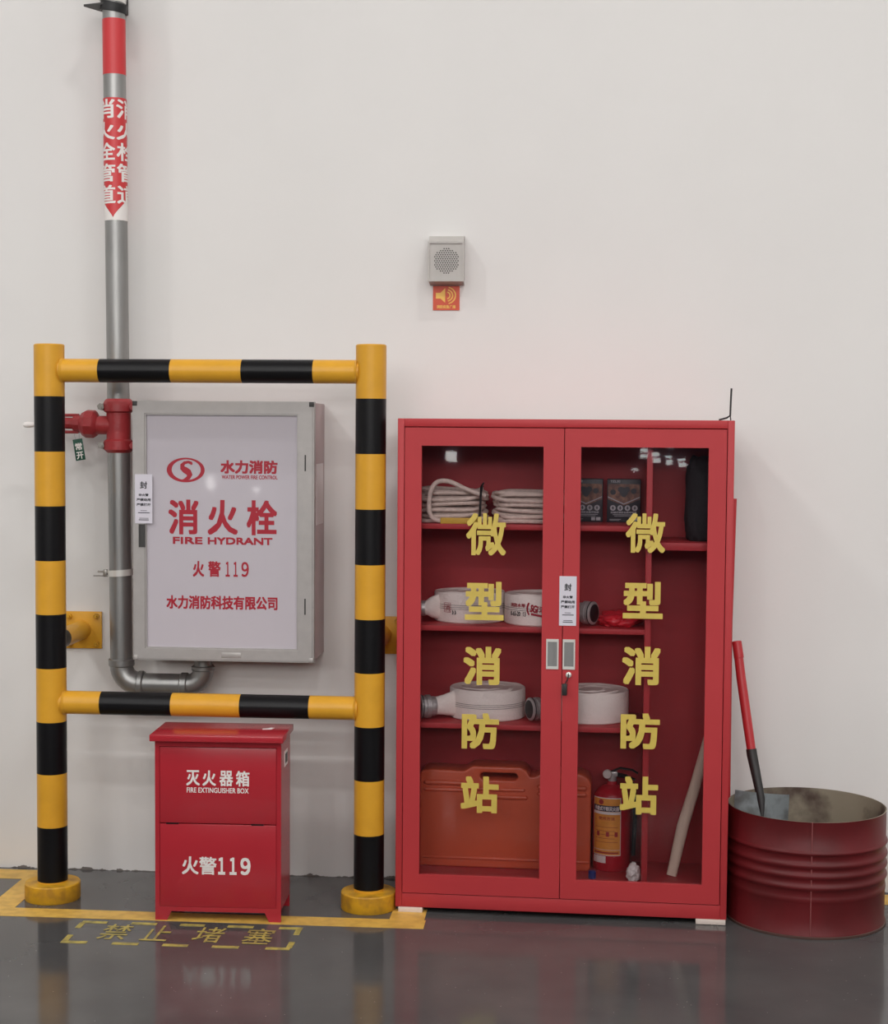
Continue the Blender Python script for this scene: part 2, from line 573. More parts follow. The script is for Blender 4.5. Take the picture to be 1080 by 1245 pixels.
# grooved tee with its two couplings and the valve on its branch
tx = rx(1.77)
tee = MB()
tee.lathe([(.043, 1.66), (.052, 1.668), (.056, 1.672), (.056, 1.705), (.046, 1.712), (.046, 1.812), (.056, 1.818), (.056, 1.852), (.050, 1.862), (.043, 1.866)], (tx, 0, 0), seg=36)
tee.cyl((tx - .12, 0, 1.765), (tx, 0, 1.765), .036, seg=28)
tee.build('grooved_tee', m_castred, pipe)
for zc in (1.835, 1.688):
    for sgn in (-1, 1):
        b = MB()
        b.cyl((tx + sgn * .062, -.035, zc), (tx + sgn * .062, .035, zc), .008, seg=10)
        b.lathe([(.014, -.030), (.014, -.018)], (tx + sgn * .062, 0, zc), (0, 1, 0), 6)
        b.box(tx + sgn * .045 - .014, tx + sgn * .045 + .014, -.018, .018, zc - .014, zc + .014, .003)
        b.build('coupling_bolt', m_valvegrey if sgn < 0 else m_castred, pipe)
b = MB()
b.lathe([(.030, 0), (.048, .012), (.054, .02), (.054, .05), (.046, .064), (.034, .074), (.030, .10), (.022, .102), (.022, .135), (.016, .14), (.016, .17)], (tx - .075, 0, 1.768), (-1, 0, .03), 10)
valve = b.build('valve_body', m_castred, pipe, angle=25)
b = MB()
for zz in (1.802, 1.738):
    b.box(tx - .255, tx - .155, -.010, .010, zz - .006, zz + .006, .003)
b.box(tx - .165, tx - .150, -.010, .010, 1.738, 1.802, .003)
b.build('valve_yoke', m_castred, pipe)
b = MB()
wc = Vector((tx - .262, 0, 1.77))
b.tube([wc + Vector((0, .055 * math.cos(2 * PI * k / 24), .055 * math.sin(2 * PI * k / 24))) for k in range(24)], .007, 8, closed=True)
for k in range(3):
    a = 2 * PI * k / 3
    b.cyl(wc, wc + Vector((0, .055 * math.cos(a), .055 * math.sin(a))), .005, seg=8)
b.cyl(wc + Vector((-.012, 0, 0)), wc + Vector((.10, 0, 0)), .011, seg=12)
b.build('handwheel', m_castred, pipe)
b = MB()
b.lathe([(.007, 0), (.007, .06), (.010, .064), (.012, .084), (.009, .098), (.004, .102)], wc + Vector((-.010, 0, -.004)), (-1, 0, -.02), 12)
b.build('valve_stem', m_white, pipe)

tg = thing('hanging_tag', 'small green tag with white characters hanging from the red valve', 'tag', (-.253, -.148, 1.745))
tg.rotation_euler = (0, math.radians(-9), 0)
MB().box(-.019, .019, -.0015, .0015, -.116, -.034, .001).build('tag_plate', m_green, tg)
b = MB()
for ch, z in (('常', -.076), ('开', -.110)):
    b.text(ch, -.012, .013, z, z + .026, front(-.0016), bold=.0008)
b.build('lettering', m_white, tg)
MB().tube([(-.006, 0, -.036), (-.012, .006, -.018), (-.004, .018, .0), (.008, .006, -.016), (.006, 0, -.036)], .001, 6).build('wire', m_grey, tg)

# clamps that hold the riser to the wall
cl = thing('pipe_clamp', 'thin bolted pipe clamp with rods, halfway down the grey riser beside the hydrant cabinet', 'clamp', (px + rx(1.2), py, 1.2))
MB().lathe([(.0445, -.012), (.049, -.012), (.049, .012), (.0445, .012), (.0445, -.012)], (0, 0, 0), (-.06, 0, 1), 32, False, False).build('band', m_steel, cl)
for dz in (.004, -.012):
    b = MB()
    b.tube([(-.046, -.02, dz), (-.052, .04, dz), (-.05, .129, dz)], .005, 8)
    b.build('rod', m_valvegrey, cl)
b = MB()
b.cyl((-.085, -.012, .004), (-.045, -.012, .004), .0035, seg=8)
b.cyl((-.104, -.006, -.013), (-.045, -.006, -.013), .0025, seg=8)
b.box(-.062, -.048, -.022, .0, -.016, .012, .002)
b.build('bolt', m_valvegrey, cl)
c2 = thing('pipe_clamp', 'pipe clamp on a dark steel wall bracket at the top of the riser', 'clamp', (px + rx(3.34), py, 3.335))
MB().lathe([(.0442, -.016), (.050, -.016), (.050, .016), (.0442, .016), (.0442, -.016)], (0, 0, 0), (.16, -.05, 1), 36, False, False).build('band', m_rubber, c2)
MB().lathe([(.0442, -.012), (.049, -.012), (.049, .012), (.0442, .012), (.0442, -.012)], (-.002, 0, .031), (.1, 0, 1), 36, False, False).build('band', m_steel, c2)
b = MB()
b.prism([(-.112, -.012), (.0, -.050), (.02, .129), (-.035, .129)], .004, .012, lambda x, y, z: Vector((x, z, y)))
b.box(-.035, .02, .123, .129, .012, .08)
b.build('bracket', m_dkgrey, c2)

# ------------------------------------------------------------------ guard frame
gf = thing('guard_frame', 'yellow and black striped tubular guard frame standing before the white hydrant cabinet', 'barrier', (0, -.39, 0))
zbL = [.05, .07, .275, .474, .668, .868, 1.068, 1.266, 1.467, 1.667, 1.869, 2.06]
zbR = [.05, .075, .277, .478, .676, .873, 1.069, 1.267, 1.468, 1.668, 1.867, 2.062]
for x, zb in ((-.277, zbL), (.912, zbR)):
    prof, mids = [], []
    for k, z in enumerate(zb):
        prof.append((.0555, z))
    mids = [k % 2 for k in range(len(zb) - 1)]
    mids = [0] + [1 if k % 2 == 0 else 0 for k in range(len(zb) - 2)]
    prof[-1] = (.0555, zb[-1] - .004)
    prof.append((.0515, zb[-1])); mids.append(0)
    b = MB()
    b.lathe(prof, (x, 0, 0), seg=48, mids=mids + [0])
    b.build('post', [m_yel, m_blk], gf)
    MB().lathe([(.100, 0), (.102, .003), (.102, .060), (.099, .064), (.058, .066)], (x, 0, 0), seg=56).build('base_plate', m_ybase, gf)
for zl, xs in (((1.964, 1.970), (-.235, -.086, .18, .442, .704, .87)), ((.738, .738), (-.24, -.086, .18, .436, .692, .87))):
    prof = [(.043, x) for x in xs]
    b = MB()
    b.lathe([(.043, x - xs[0]) for x in xs], (xs[0], 0, zl[0]), (1, 0, 0), 40, mids=[0, 1, 0, 1, 0, 0])
    b.lathe([(.050, 0), (.043, .008)], (-.228, 0, zl[0]), (1, 0, 0), 32)
    b.lathe([(.043, 0), (.050, .008)], (.855, 0, zl[0]), (1, 0, 0), 32)
    b.build('rail', [m_yel, m_blk], gf)
for x, sg in ((-.277, 1), (.912, 1)):
    b = MB()
    b.lathe([(.037, 0), (.037, .11), (.037, .359)], (x, .02, .96), (0, 1, 0), 28, mids=[1, 0])
    br = b.build('wall_arm', [m_yel, m_blk], gf)
    fx = x + .005
    b = MB().box(fx - .075, fx + .075, .378, .389, .887, 1.033, .002)
    b.build('wall_flange', m_yel, gf)
    for sx in (-1, 1):
        for sz in (-1, 1):
            b = MB()
            b.lathe([(.012, 0), (.012, .009), (.006, .009), (.006, .022)], (fx + sx * .055, .378, .96 + sz * .055), (0, -1, 0), 6)
            b.build('anchor_bolt', m_ybase, gf)

# ------------------------------------------------------------------ hydrant cabinet
hc = thing('hydrant_cabinet', 'white fronted aluminium framed fire hydrant cabinet hung on the wall inside the guard frame', 'hydrant cabinet', (0, 0, 0))
hx0, hx1, hz0, hz1, hy = .0, .686, .884, 1.857, -.269
MB().box(hx0 + .004, hx1 - .003, -.232, -.001, hz0 + .004, hz1 - .004, .003).build('body', m_hydside, hc)
MB().box(hx1 - .0035, hx1 - .0018, -.2, -.04, 1.395, 1.625).build('side_label', m_paper, hc)
door = bpy.data.objects.new('door', None)
COL.objects.link(door); door.parent = hc
b = MB()
b.frame(hx0, hx1, hz0, hz1, .052, .064, .050, .052, hy, -.236)
b.frame(hx0 + .006, hx1 - .006, hz0 + .006, hz1 - .006, .040, .052, .038, .040, hy - .004, hy + .001)
b.build('door_frame', m_alu, door, smooth=False)
MB().box(hx0 + .045, hx1 - .055, hy + .008, hy + .02, hz0 + .045, hz1 - .045).build('door_panel', m_panel, door, smooth=False)
b = MB()
pf = front(hy + .008)
for ch, xa in (('消', .137), ('火', .286), ('栓', .434)):
    b.text(ch, xa, xa + .108, 1.362, 1.486, pf, bold=.0034)
b.text('FIRE', .152, .262, 1.324, 1.348, pf, bold=.0016)
b.text('HYDRANT', .285, .527, 1.324, 1.348, pf, bold=.0016)
b.text('水力消防', .334, .545, 1.590, 1.636, pf, bold=.0022)
b.text('WATER POWER FIRE CONTROL', .337, .547, 1.568, 1.582, pf, bold=.0004)
b.text('火', .228, .268, 1.202, 1.258, pf, bold=.0016)
b.text('警', .286, .331, 1.202, 1.258, pf, bold=.0014)
for k in range(3):
    b.text('１１９'[k], (.352, .382, .412)[k], (.366, .396, .438)[k], 1.203, 1.257, pf, bold=.0012)
b.text('水力消防科技有限公司', .127, .546, 1.080, 1.128, pf, bold=.0016)
b.build('lettering', m_hydred, door, smooth=False)
# oval emblem with a swelling S
b = MB()
ex, ez, ea, eb = .200, 1.600, .072, .046
n = 64
vo, vi = [], []
for k in range(n):
    a = 2 * PI * k / n
    vo.append(b.b.verts.new(pf(ex + ea * math.cos(a), .0006, ez + eb * math.sin(a))))
    vi.append(b.b.verts.new(pf(ex + .002 + (ea - .017) * math.cos(a), .0006, ez + .001 + (eb - .0075) * math.sin(a))))
for k in range(n):
    b.b.faces.new((vo[k], vo[(k + 1) % n], vi[(k + 1) % n], vi[k]))
# S ribbon: centre line and half widths
cl_ = [(.024, .020, .003), (.021, .026, .006), (.010, .030, .005), (-.004, .027, .006), (-.013, .018, .008), (-.012, .008, .010), (-.002, .000, .012), (.010, -.008, .012), (.015, -.018, .011), (.010, -.029, .008), (-.004, -.037, .005), (-.024, -.042, .002)]
vs = []
for k, (x, z, hw) in enumerate(cl_):
    p0 = cl_[max(k - 1, 0)]; p1 = cl_[min(k + 1, len(cl_) - 1)]
    d = Vector((p1[0] - p0[0], p1[1] - p0[1])).normalized()
    nrm = Vector((-d.y, d.x))
    vs.append((b.b.verts.new(pf(ex + x + nrm.x * hw, .0008, ez + z + nrm.y * hw)), b.b.verts.new(pf(ex + x - nrm.x * hw, .0008, ez + z - nrm.y * hw))))
for k in range(len(vs) - 1):
    b.b.faces.new((vs[k][0], vs[k][1], vs[k + 1][1], vs[k + 1][0]))
b.build('emblem', m_hydred, door, smooth=False)
for xa, za in ((hx0, hz0), (hx1 - .02, hz0), (hx0, hz1 - .02), (hx1 - .02, hz1 - .02)):
    MB().box(xa + .001, xa + .019, hy - .006, hy, za + .001, za + .019, .002).build('corner_clip', m_dkgrey if za > 1 else m_alu, door)
for za in (1.60, 1.065):
    MB().box(.651, .656, hy - .006, hy - .003, za, za + .06).build('hinge', m_dkgrey, door)
b = MB()
b.frame(.024, .048, 1.310, 1.396, .004, .004, .004, .004, hy - .007, hy - .003)
b.box(.028, .044, hy - .005, hy - .003, 1.314, 1.392)
b.build('latch', m_dkgrey, door, smooth=False)
MB().box(.338, .412, hy - .0055, hy - .003, .898, .918, .001).build('nameplate', m_alu, door)

def seal(parent, x0, x1, z0, z1, y):
    s_ = MB().box(x0, x1, y - .001, y, z0, z1).build('seal_sticker', m_seallilac, parent, smooth=False)
    b = MB()
    f = front(y - .001)
    W, H_ = x1 - x0, z1 - z0
    X = lambda q: x0 + W * q
    Z = lambda q: z1 - H_ * q
    b.text('封', X(.30), X(.70), Z(.29), Z(.15), f, bold=.0007)
    b.text('非火警', X(.22), X(.78), Z(.445), Z(.395), f, bold=.0004)
    b.text('严禁动用', X(.10), X(.90), Z(.545), Z(.49), f, bold=.0004)
    b.text('严禁打开', X(.10), X(.90), Z(.645), Z(.59), f, bold=.0004)
    b.box(X(.32), X(.68), y - .0016, y - .001, Z(.745), Z(.735))
    b.box(X(.18), X(.85), y - .0016, y - .001, Z(.79), Z(.775))
    b.box(X(.25), X(.78), y - .0016, y - .001, Z(.90), Z(.89))
    b.box(X(.22), X(.80), y - .0016, y - .001, Z(.935), Z(.92))
    b.build('lettering', m_dark, s_, smooth=False)
    return s_
seal(door, .010, .076, 1.399, 1.583, hy - .0045)

# ------------------------------------------------------------------ extinguisher box
eb_ = thing('extinguisher_box', 'red two-door fire extinguisher box with sloping overhung lid under the striped guard frame', 'extinguisher box', (.1729, -.62, 0), math.radians(1.558))
EW, ED, ET = .452, .216, .651
b = MB()
b.box(0, .014, .001, ED, .045, ET)
b.box(EW - .014, EW, .001, ED, .045, ET)
b.box(.014, EW - .014, ED - .012, ED, .045, ET)
b.box(.014, EW - .014, .002, ED - .012, .045, .057)
b.box(.014, EW - .014, .0, .02, .628, ET)
b.box(.014, .0165, 0.0, .02, .045, .63)
b.box(EW - .0165, EW - .014, .0, .02, .045, .63)
b.box(0, .0145, 0, .01, .03, ET)
b.box(EW - .0145, EW, 0, .01, .03, ET)
b.build('body', m_redbox, eb_, smooth=False)
MB().prism([(0, .0), (.042, .0), (.058, .034), (EW - .058, .034), (EW - .042, .0), (EW, .0), (EW, .05), (0, .05)], -.001, .010).build('front_foot', m_redbox, eb_, smooth=False)
MB().prism([(0, .0), (.042, .0), (.058, .034), (EW - .058, .034), (EW - .042, .0), (EW, .0), (EW, .05), (0, .05)], ED - .010, ED).build('rear_foot', m_redbox, eb_, smooth=False)
MB().box(-.012, EW + .012, -.036, ED + .006, ET, .675, .003).build('lid', m_redbox, eb_)
ud = MB().box(.0175, EW - .0175, -.001, .016, .3535, .626, .0015).build('upper_door', m_redbox, eb_)
ld = MB().box(.0175, EW - .0175, -.001, .016, .0515, .350, .0015).build('lower_door', m_redbox, eb_)
for xx in (.04, .345):
    MB().box(xx, xx + .045, -.002, .004, .349, .3545).build('hinge', m_blk, eb_, smooth=False)
b = MB()
ef = front(-.001)
for ch, xa in (('灭', .114), ('火', .172), ('器', .233), ('箱', .292)):
    b.text(ch, xa, xa + .046, .490, .543, ef, bold=.0012)
b.text('FIRE EXTINGUISHER BOX', .115, .336, .464, .482, ef, bold=.0004)
b.build('lettering', m_white, ud, smooth=False)
b = MB()
b.text('火', .098, .155, .170, .232, ef, bold=.0014)
b.text('警', .160, .220, .170, .232, ef, bold=.0012)
for k in range(3):
    b.text('１１９'[k], (.229, .270, .309)[k], (.250, .291, .341)[k], .172, .230, ef, bold=.0022)
b.build('lettering', m_white, ld, smooth=False)
b = MB()
b.box(EW, EW + .002, .075, .145, .545, .600)
sh_ = b.build('side_handle', m_white, eb_, smooth=False)
MB().box(EW + .0015, EW + .0028, .085, .135, .556, .590).build('slot', m_blk, sh_, smooth=False)
ps = MB()
ps.prism([(-.018, -.012), (.014, -.004), (.020, .020), (.008, .022), (-.004, .006), (-.020, .0)], 0, .0012, lambda x, y, z: Vector((x, z, y)))
ps = tag(ps.build('paper_scrap', m_paper, smooth=False), 'small white paper scrap lying on the red extinguisher box lid', 'paper')
ps.location = (.557, -.50, .6752)

# ------------------------------------------------------------------ wall speaker and its sign
sp = thing('wall_speaker', 'small square pale grey loudspeaker with round grille on the white wall', 'speaker', (1.155, 0, 2.4))
b = MB()
b.prism([(-.001, -.092), (-.072, -.078), (-.072, .058), (-.040, .090), (-.001, .094)], -.066, .066, lambda x, y, z: Vector((y, x, z)))
b.build('housing', m_spk, sp, smooth=False)
MB().frame(-.069, .069, -.083, .066, .007, .007, .007, .007, -.076, -.060).build('rim', m_spk, sp, smooth=False)
b = MB()
for i in range(-6, 7):
    for j in range(-7, 8):
        x, z = (i + .5 * (j % 2)) * .0088, j * .0076
        if x * x + z * z < .047 ** 2:
            b.lathe([(.0027, 0), (.0027, .0008)], (x + .002, -.0720, z - .006), (0, -1, 0), 8)
b.build('grille', m_spkdk, sp, smooth=False)
sg = thing('broadcast_sign', 'orange-red square sign with yellow loudspeaker symbol below the wall speaker', 'sign', (1.152, 0, 2.2615))
MB().box(-.051, .051, -.004, -.0005, -.048, .0445).build('sign_plate', m_sign, sg, smooth=False)
b = MB()
sf = front(-.004)
def poly(b, pts, d=.0006, f=sf):
    b.b.faces.new([b.b.verts.new(f(x, d, z)) for x, z in pts])
poly(b, [(-.040, -.004), (-.022, -.004), (-.004, -.020), (-.004, .036), (-.022, .018), (-.040, .018)])
for r0 in (.012, .022, .033):
    for k in range(16):
        a0, a1 = math.radians(-75 + 150 * k / 16), math.radians(-75 + 150 * (k + 1) / 16)
        poly(b, [(r0 * math.cos(a0), .008 + r0 * math.sin(a0) * .9), ((r0 + .005) * math.cos(a0), .008 + (r0 + .005) * math.sin(a0) * .9), ((r0 + .005) * math.cos(a1), .008 + (r0 + .005) * math.sin(a1) * .9), (r0 * math.cos(a1), .008 + r0 * math.sin(a1) * .9)])
b.text('消防应急广播', -.036, .036, -.041, -.029, sf, bold=.0004)
b.build('pictogram', m_signy, sg, smooth=False)

# ------------------------------------------------------------------ glazed red fire cabinet
CA = math.radians(-2.0615)
CO = Vector((1.0148, -.4332, 0))
CM = Matrix.Translation(CO) @ Matrix.Rotation(CA, 4, 'Z')
W, DP, Z0, Z1 = 1.193, .385, .02, 1.797
fc = thing('fire_cabinet', 'tall red steel cabinet with two glazed doors and gold characters', 'cabinet', CO, CA)
b = MB()
b.box(0, .024, 0, DP, Z0, Z1, .002)
b.box(W - .024, W, 0, DP, Z0, Z1, .002)
b.box(.024, W - .024, .0, DP, 1.768, Z1, .002)
b.box(.024, W - .024, DP - .012, DP, Z0, 1.768)
b.box(.024, W - .024, 0, .02, Z0, .071, .002)
b.box(.024, W - .024, .022, DP - .012, .10, .12)
b.box(.024, W - .024, .022, .04, .071, .12)
b.build('shell', m_red, fc)
MB().box(.889, .911, .045, DP - .012, .12, 1.768, .002).build('divider', m_red, fc)
SH = (1.418, 1.048, .691)
for z in SH:
    MB().box(.024, .889, .045, DP - .012, z - .019, z, .0015).build('shelf', m_red, fc)
MB().box(.911, W - .024, .045, DP - .012, 1.334, 1.362, .002).build('shelf', m_red, fc)
doors = {}
for side, (x0, x1, gx0, gx1) in (('l', (.0265, .5965, .087, .524)), ('r', (.5995, W - .0265, .657, 1.104))):
    d = bpy.data.objects.new('door', None)
    COL.objects.link(d); d.parent = fc
    doors[side] = d
    b = MB()
    b.frame(x0, x1, .074, 1.765, gx0 - x0, x1 - gx1, .142 - .074, 1.765 - 1.700, -.003, .018)
    b.build('door_frame', m_red, d, smooth=False)
    MB().box(gx0 - .008, gx1 + .008, .011, .014, .134, 1.708).build('glass_pane', m_glass, d, smooth=False)
CH = dict(l=((.249, .392, 1.308, 1.460), (.246, .386, 1.075, 1.214), (.242, .379, .840, .979), (.238, .373, .607, .738), (.236, .374, .373, .507)),
          r=((.818, .957, 1.326, 1.467), (.811, .952, 1.092, 1.224), (.811, .947, .854, .992), (.809, .948, .624, .753), (.809, .945, .387, .525)))
for side in 'lr':
    for ch, (xa, xb, za, zb) in zip('微型消防站', CH[side]):
        b = MB()
        bo = .0030 if ch == '微' else .0048
        b.text(ch, xa + bo, xb - bo, za + bo, zb - bo, front(.0105), bold=bo, d=.0006)
        b.build('gold_character', m_gold, doors[side], smooth=False)
for side, xa in (('l', .541), ('r', .600)):
    b = MB()
    b.frame(xa, xa + .044, .906, 1.014, .005, .005, .010, .010, -.0065, -.0025)
    hd = b.build('handle', m_steel, doors[side], smooth=False)
    b = MB()
    b.box(xa + .005, xa + .039, -.0035, -.0028, .916, 1.004)
    b.box(xa + .026, xa + .030, -.0050, -.0030, .918, 1.002)
    b.build('grip_recess', m_galv, hd, smooth=False)
lk = MB().lathe([(.010, 0), (.010, .008), (.007, .010)], (.622, -.003, .887), (0, -1, 0), 20).build('lock', m_steel, doors['r'])
b = MB()
b.box(.6205, .6235, -.030, -.012, .880, .894, .001)
b.box(.6195, .6205, -.024, -.020, .850, .882)
b.tube([(.622, -.026, .884), (.618, -.028, .872), (.612, -.026, .860), (.614, -.022, .846)], .0022, 6)
b.box(.600, .618, -.028, -.020, .815, .858, .003)
b.build('key', m_socket, doors['r'])
seal(doors['r'], .5855, .6465, 1.063, 1.240, -.0035)

def loc(x, y, z):
    return CM @ Vector((x, y, z))
def cthing(name, label, cat, x, y, z, rz=0., group=None):
    return thing(name, label, cat, loc(x, y, z), CA + rz, group)

# white shims under its front corners
for (xa, xb, lab) in ((.012, .100, 'thin white shim under the left front corner of the red cabinet'), (1.085, 1.190, 'thin white shim under the right front corner of the red cabinet')):
    o = MB().box(xa, xb, -.004, .10, 0.0016, .0195, .001).build('shim', m_shim)
    o.matrix_world = CM
    tag(o, lab, 'shim', 'shims under the red cabinet')
for xa in (.03, 1.10):
    o = MB().box(xa, xa + .07, .28, .37, 0.0, .0195, .001).build('cabinet_foot', m_red, fc)

# ropes
def rope_hank(name, label, x0, x1, y0, y1, z0, z1, turns, seed, strap):
    rr = random.Random(seed)
    t = cthing(name, label, 'rope', (x0 + x1) / 2, (y0 + y1) / 2, z0, group='rope hanks on the top shelf')
    hx_, hy_ = (x1 - x0) / 2, (y1 - y0) / 2
    pts = []
    r = .0075
    for k in range(turns):
        lay = k % 4
        zt = r + (z1 - z0 - 2 * r) * (k / (turns - 1))
        ax = hx_ - r - rr.random() * .028
        ay = hy_ * (1 - .2 * lay) - r - rr.random() * .006
        cxr = (rr.random() - .5) * .01
        tilt = (rr.random() - .5) * .02
        for j in range(28):
            a = 2 * PI * j / 28
            ca, sa = math.cos(a), math.sin(a)
            x = cxr + ax * math.copysign(abs(ca) ** .45, ca)
            y = ay * math.copysign(abs(sa) ** .7, sa)
            z = zt + tilt * ca + math.sin(3 * a + k) * .003
            pts.append((max(-hx_ + r, min(hx_ - r, x)), y, max(r, min(z1 - z0, z))))
    MB().tube(pts, r, 7).build('coil', m_rope, t)
    return t
rh = rope_hank('rope_hank', 'hank of pale rope with raised loop, left on the cabinet top shelf', .046, .316, .075, .33, SH[0], SH[0] + .122, 22, 3, True)
MB().tube(cat([(.13, -.12, .10), (.06, -.13, .125), (-.0, -.135, .152), (-.045, -.137, .150), (-.068, -.139, .118), (-.074, -.140, .075), (-.070, -.140, .035), (-.045, -.138, .012), (.01, -.137, .010), (.10, -.136, .009)]), .0085, 10).build('loose_loop', m_rope, rh)
MB().tube([(.112, -.05, .14), (.116, -.12, .137), (.114, -.137, .11), (.112, -.138, .06), (.110, -.137, .012)], [(.0035, .010)] * 5, 10, flat=(0, 1, 0)).build('black_strap', m_rubber, rh)
rh2 = rope_hank('rope_hank', 'hank of pale rope with black strap beside it, right on the cabinet top shelf', .322, .600, .075, .33, SH[0], SH[0] + .118, 22, 11, False)
o = MB().box(-.075, .075, -.004, .004, 0, .022, .002).build('yellow_strap', m_yelstrap)
o.location = loc(.225, .054, SH[0]); o.rotation_euler = (0, 0, CA)
tag(o, 'short yellow strap lying before the pale ropes on the top shelf', 'strap')

# gas mask cartons
def carton(name, label, x, hid=False):
    t = cthing(name, label, 'box', x, .295, SH[0], group='black cartons on the top shelf')
    w_, d_, h_ = .124, .07, .160
    MB().box(-w_ / 2, w_ / 2, 0, d_, 0, h_, .001).build('box_body', m_boxdk, t)
    f = front(0)
    b = MB()
    poly(b, [(-w_ / 2 + .003, .085), (0, .062), (w_ / 2 - .003, .085), (w_ / 2 - .003, .142), (-w_ / 2 + .003, .142)], .0006, f)
    b.build('picture', m_boxpic, t, smooth=False)
    b = MB()
    for sx, z in ((-.012, .122), (.012, .122), (.0, .104), (.036, .116), (-.04, .112)):
        b.lathe([(.0105, 0), (.0105, .0008)], (sx, -.0006, z), (0, -1, 0), 16)
    b.lathe([(.016, 0), (.016, .0006)], (.0, -.0006, .113), (0, -1, 0), 16)
    b.build('mask_picture', m_boxdk, t, smooth=False)
    b = MB()
    poly(b, [(-w_ / 2 + .003, .096), (0, .070), (w_ / 2 - .003, .096), (w_ / 2 - .003, .092), (0, .066), (-w_ / 2 + .003, .092)], .0012, f)
    for k in range(4):
        xx = -.040 + k * .027
        b.lathe([(.0105, 0), (.0105, .0008)], (xx, -.0006, .053), (0, -1, 0), 20)
    b.text('过滤式消防自救呼吸器', -.048, .048, .033, .040, f, bold=.0002)
    b.box(-.040, .044, -.001, 0, .027, .029)
    b.box(-.034, .036, -.001, 0, .022, .0235)
    b.box(.020, .034, -.001, 0, .006, .018)
    b.box(.038, .054, -.001, 0, .006, .018)
    b.box(-.052, -.010, -.001, 0, .010, .0115)
    b.box(-.052, -.016, -.001, 0, .006, .0073)
    b.text('TZL30', -.050, -.014, .148, .156, f, bold=.0003)
    b.build('printing', m_grey, t, smooth=False)
    b = MB()
    for k in range(4):
        xx = -.040 + k * .027
        b.box(xx - .004, xx + .004, -.0022, -.0012, .051, .055)
        b.box(xx - .0015, xx + .0015, -.0022, -.0012, .047, .060)
    b.build('icons', m_boxdk, t, smooth=False)
carton('carton', 'black gas mask carton by the centre stile of the right door, half hidden', .668)
carton('carton', 'black gas mask carton with white round icons, fully seen beside the shelf divider', .808)

# rolled hoses
def hose(name, label, x, y, z, r, h, coup, stripes, printed=False, group='rolled hoses in the red cabinet'):
    t = cthing(name, label, 'hose', x, y, z, group=group)
    turns = 18
    n = turns * 36
    rs = []
    thk = (r - .028) / turns
    for i in range(n + 1):
        a = 2 * PI * i / 36
        rad = .028 + thk * (i / 36)
        rad = min(rad, r - thk)
        c, s_ = math.cos(a), math.sin(a)
        dz = .003 * math.sin(i * .37) + .004 * noise.noise(Vector((c * 2 + x * 9, s_ * 2, rad * 30)))
        zt = h - .004 + dz - (.010 if i < 36 * 3 else 0) * 1
        e = thk * .48
        rs.append([Vector((c * (rad - e), s_ * (rad - e), .003)), Vector((c * (rad - e), s_ * (rad - e), zt - .003)),
                   Vector((c * rad, s_ * rad, zt)), Vector((c * (rad + e), s_ * (rad + e), zt - .003)), Vector((c * (rad + e), s_ * (rad + e), .003)), Vector((c * rad, s_ * rad, 0))])
    b = MB()
    b.rings(rs)
    b.lathe([(r - thk * .9, .002), (r, .004), (r + .0005, h * .5), (r, h - .006), (r - .003, h - .002), (r - thk, h - .004)], (0, 0, 0), seg=72)
    roll = b.build('hose_roll', m_canvas, t, angle=50)
    b = MB()
    for q in stripes:
        b.lathe([(r + .0004, h * q - .0006), (r + .0011, h * q - .0006), (r + .0011, h * q + .0006), (r + .0004, h * q + .0006)], (0, 0, 0), seg=72, cap0=False, cap1=False)
    if stripes:
        b.build('stripe', m_dkgrey, roll)
    if coup:
        sx, cy, cz, ang, rc = coup      # coupling position and heading
        p1 = Vector((sx, cy, cz))
        sg_ = -1 if sx < 0 else 1
        d = Vector((math.cos(ang), math.sin(ang), 0))
        b = MB()
        P0 = Vector((sg_ * r * .80, -r * .52, h * .5))
        P1 = P0.lerp(p1 - d * .01, .5) + Vector((0, -.006, 0))
        P2 = p1 - d * .012
        b.tube([P0, P0.lerp(P1, .6), P1, P1.lerp(P2, .5), P2], [(h * .42, .012), (h * .38, .016), (h * .34, .024), (rc * .8, .028), (rc * .78, rc * .76)], 14, flat=(0, 0, 1))
        b.build('hose_tail', m_canvas, t, angle=60)
        b = MB()
        b.lathe([(rc * .80, -.022), (rc * .84, -.018), (rc * .84, -.004), (rc, 0), (rc, .016), (rc * .92, .018), (rc * .92, .026), (rc, .028), (rc, .036), (rc * .86, .040), (rc * .78, .040), (rc * .74, .02)], p1, d, 36, True, True)
        cp = b.build('coupling', m_cpl, t)
        MB().lathe([(rc * .76, .0405), (rc * .98, .0365), (rc * 1.02, .030), (rc * .9, .0275)], p1, d, 36, True, False).build('rubber_seal', m_rubber, cp)
    return t, roll
h1, r1 = hose('fire_hose', 'rolled white fire hose with red square mark, left on the middle shelf', .241, .238, SH[1], .132, .112, (-.175, -.10, .052, math.radians(180), .034), (.60, .53, .47))
h2, r2 = hose('fire_hose', 'rolled white fire hose with red lettering, right on the middle shelf', .507, .197, SH[1], .132, .112, (.166, -.08, .050, math.radians(-28), .042), (.57, .50))
h3, r3 = hose('fire_hose', 'rolled white fire hose with three grey lines, left on the lowest shelf', .312, .225, SH[2], .141, .112, (-.205, -.105, .048, math.radians(-158), .043), (.55, .49, .43))
h4, r4 = hose('fire_hose', 'plain rolled white fire hose, right on the lowest shelf beside the divider', .698, .225, SH[2], .138, .114, (-.188, -.105, .050, math.radians(-150), .042), ())
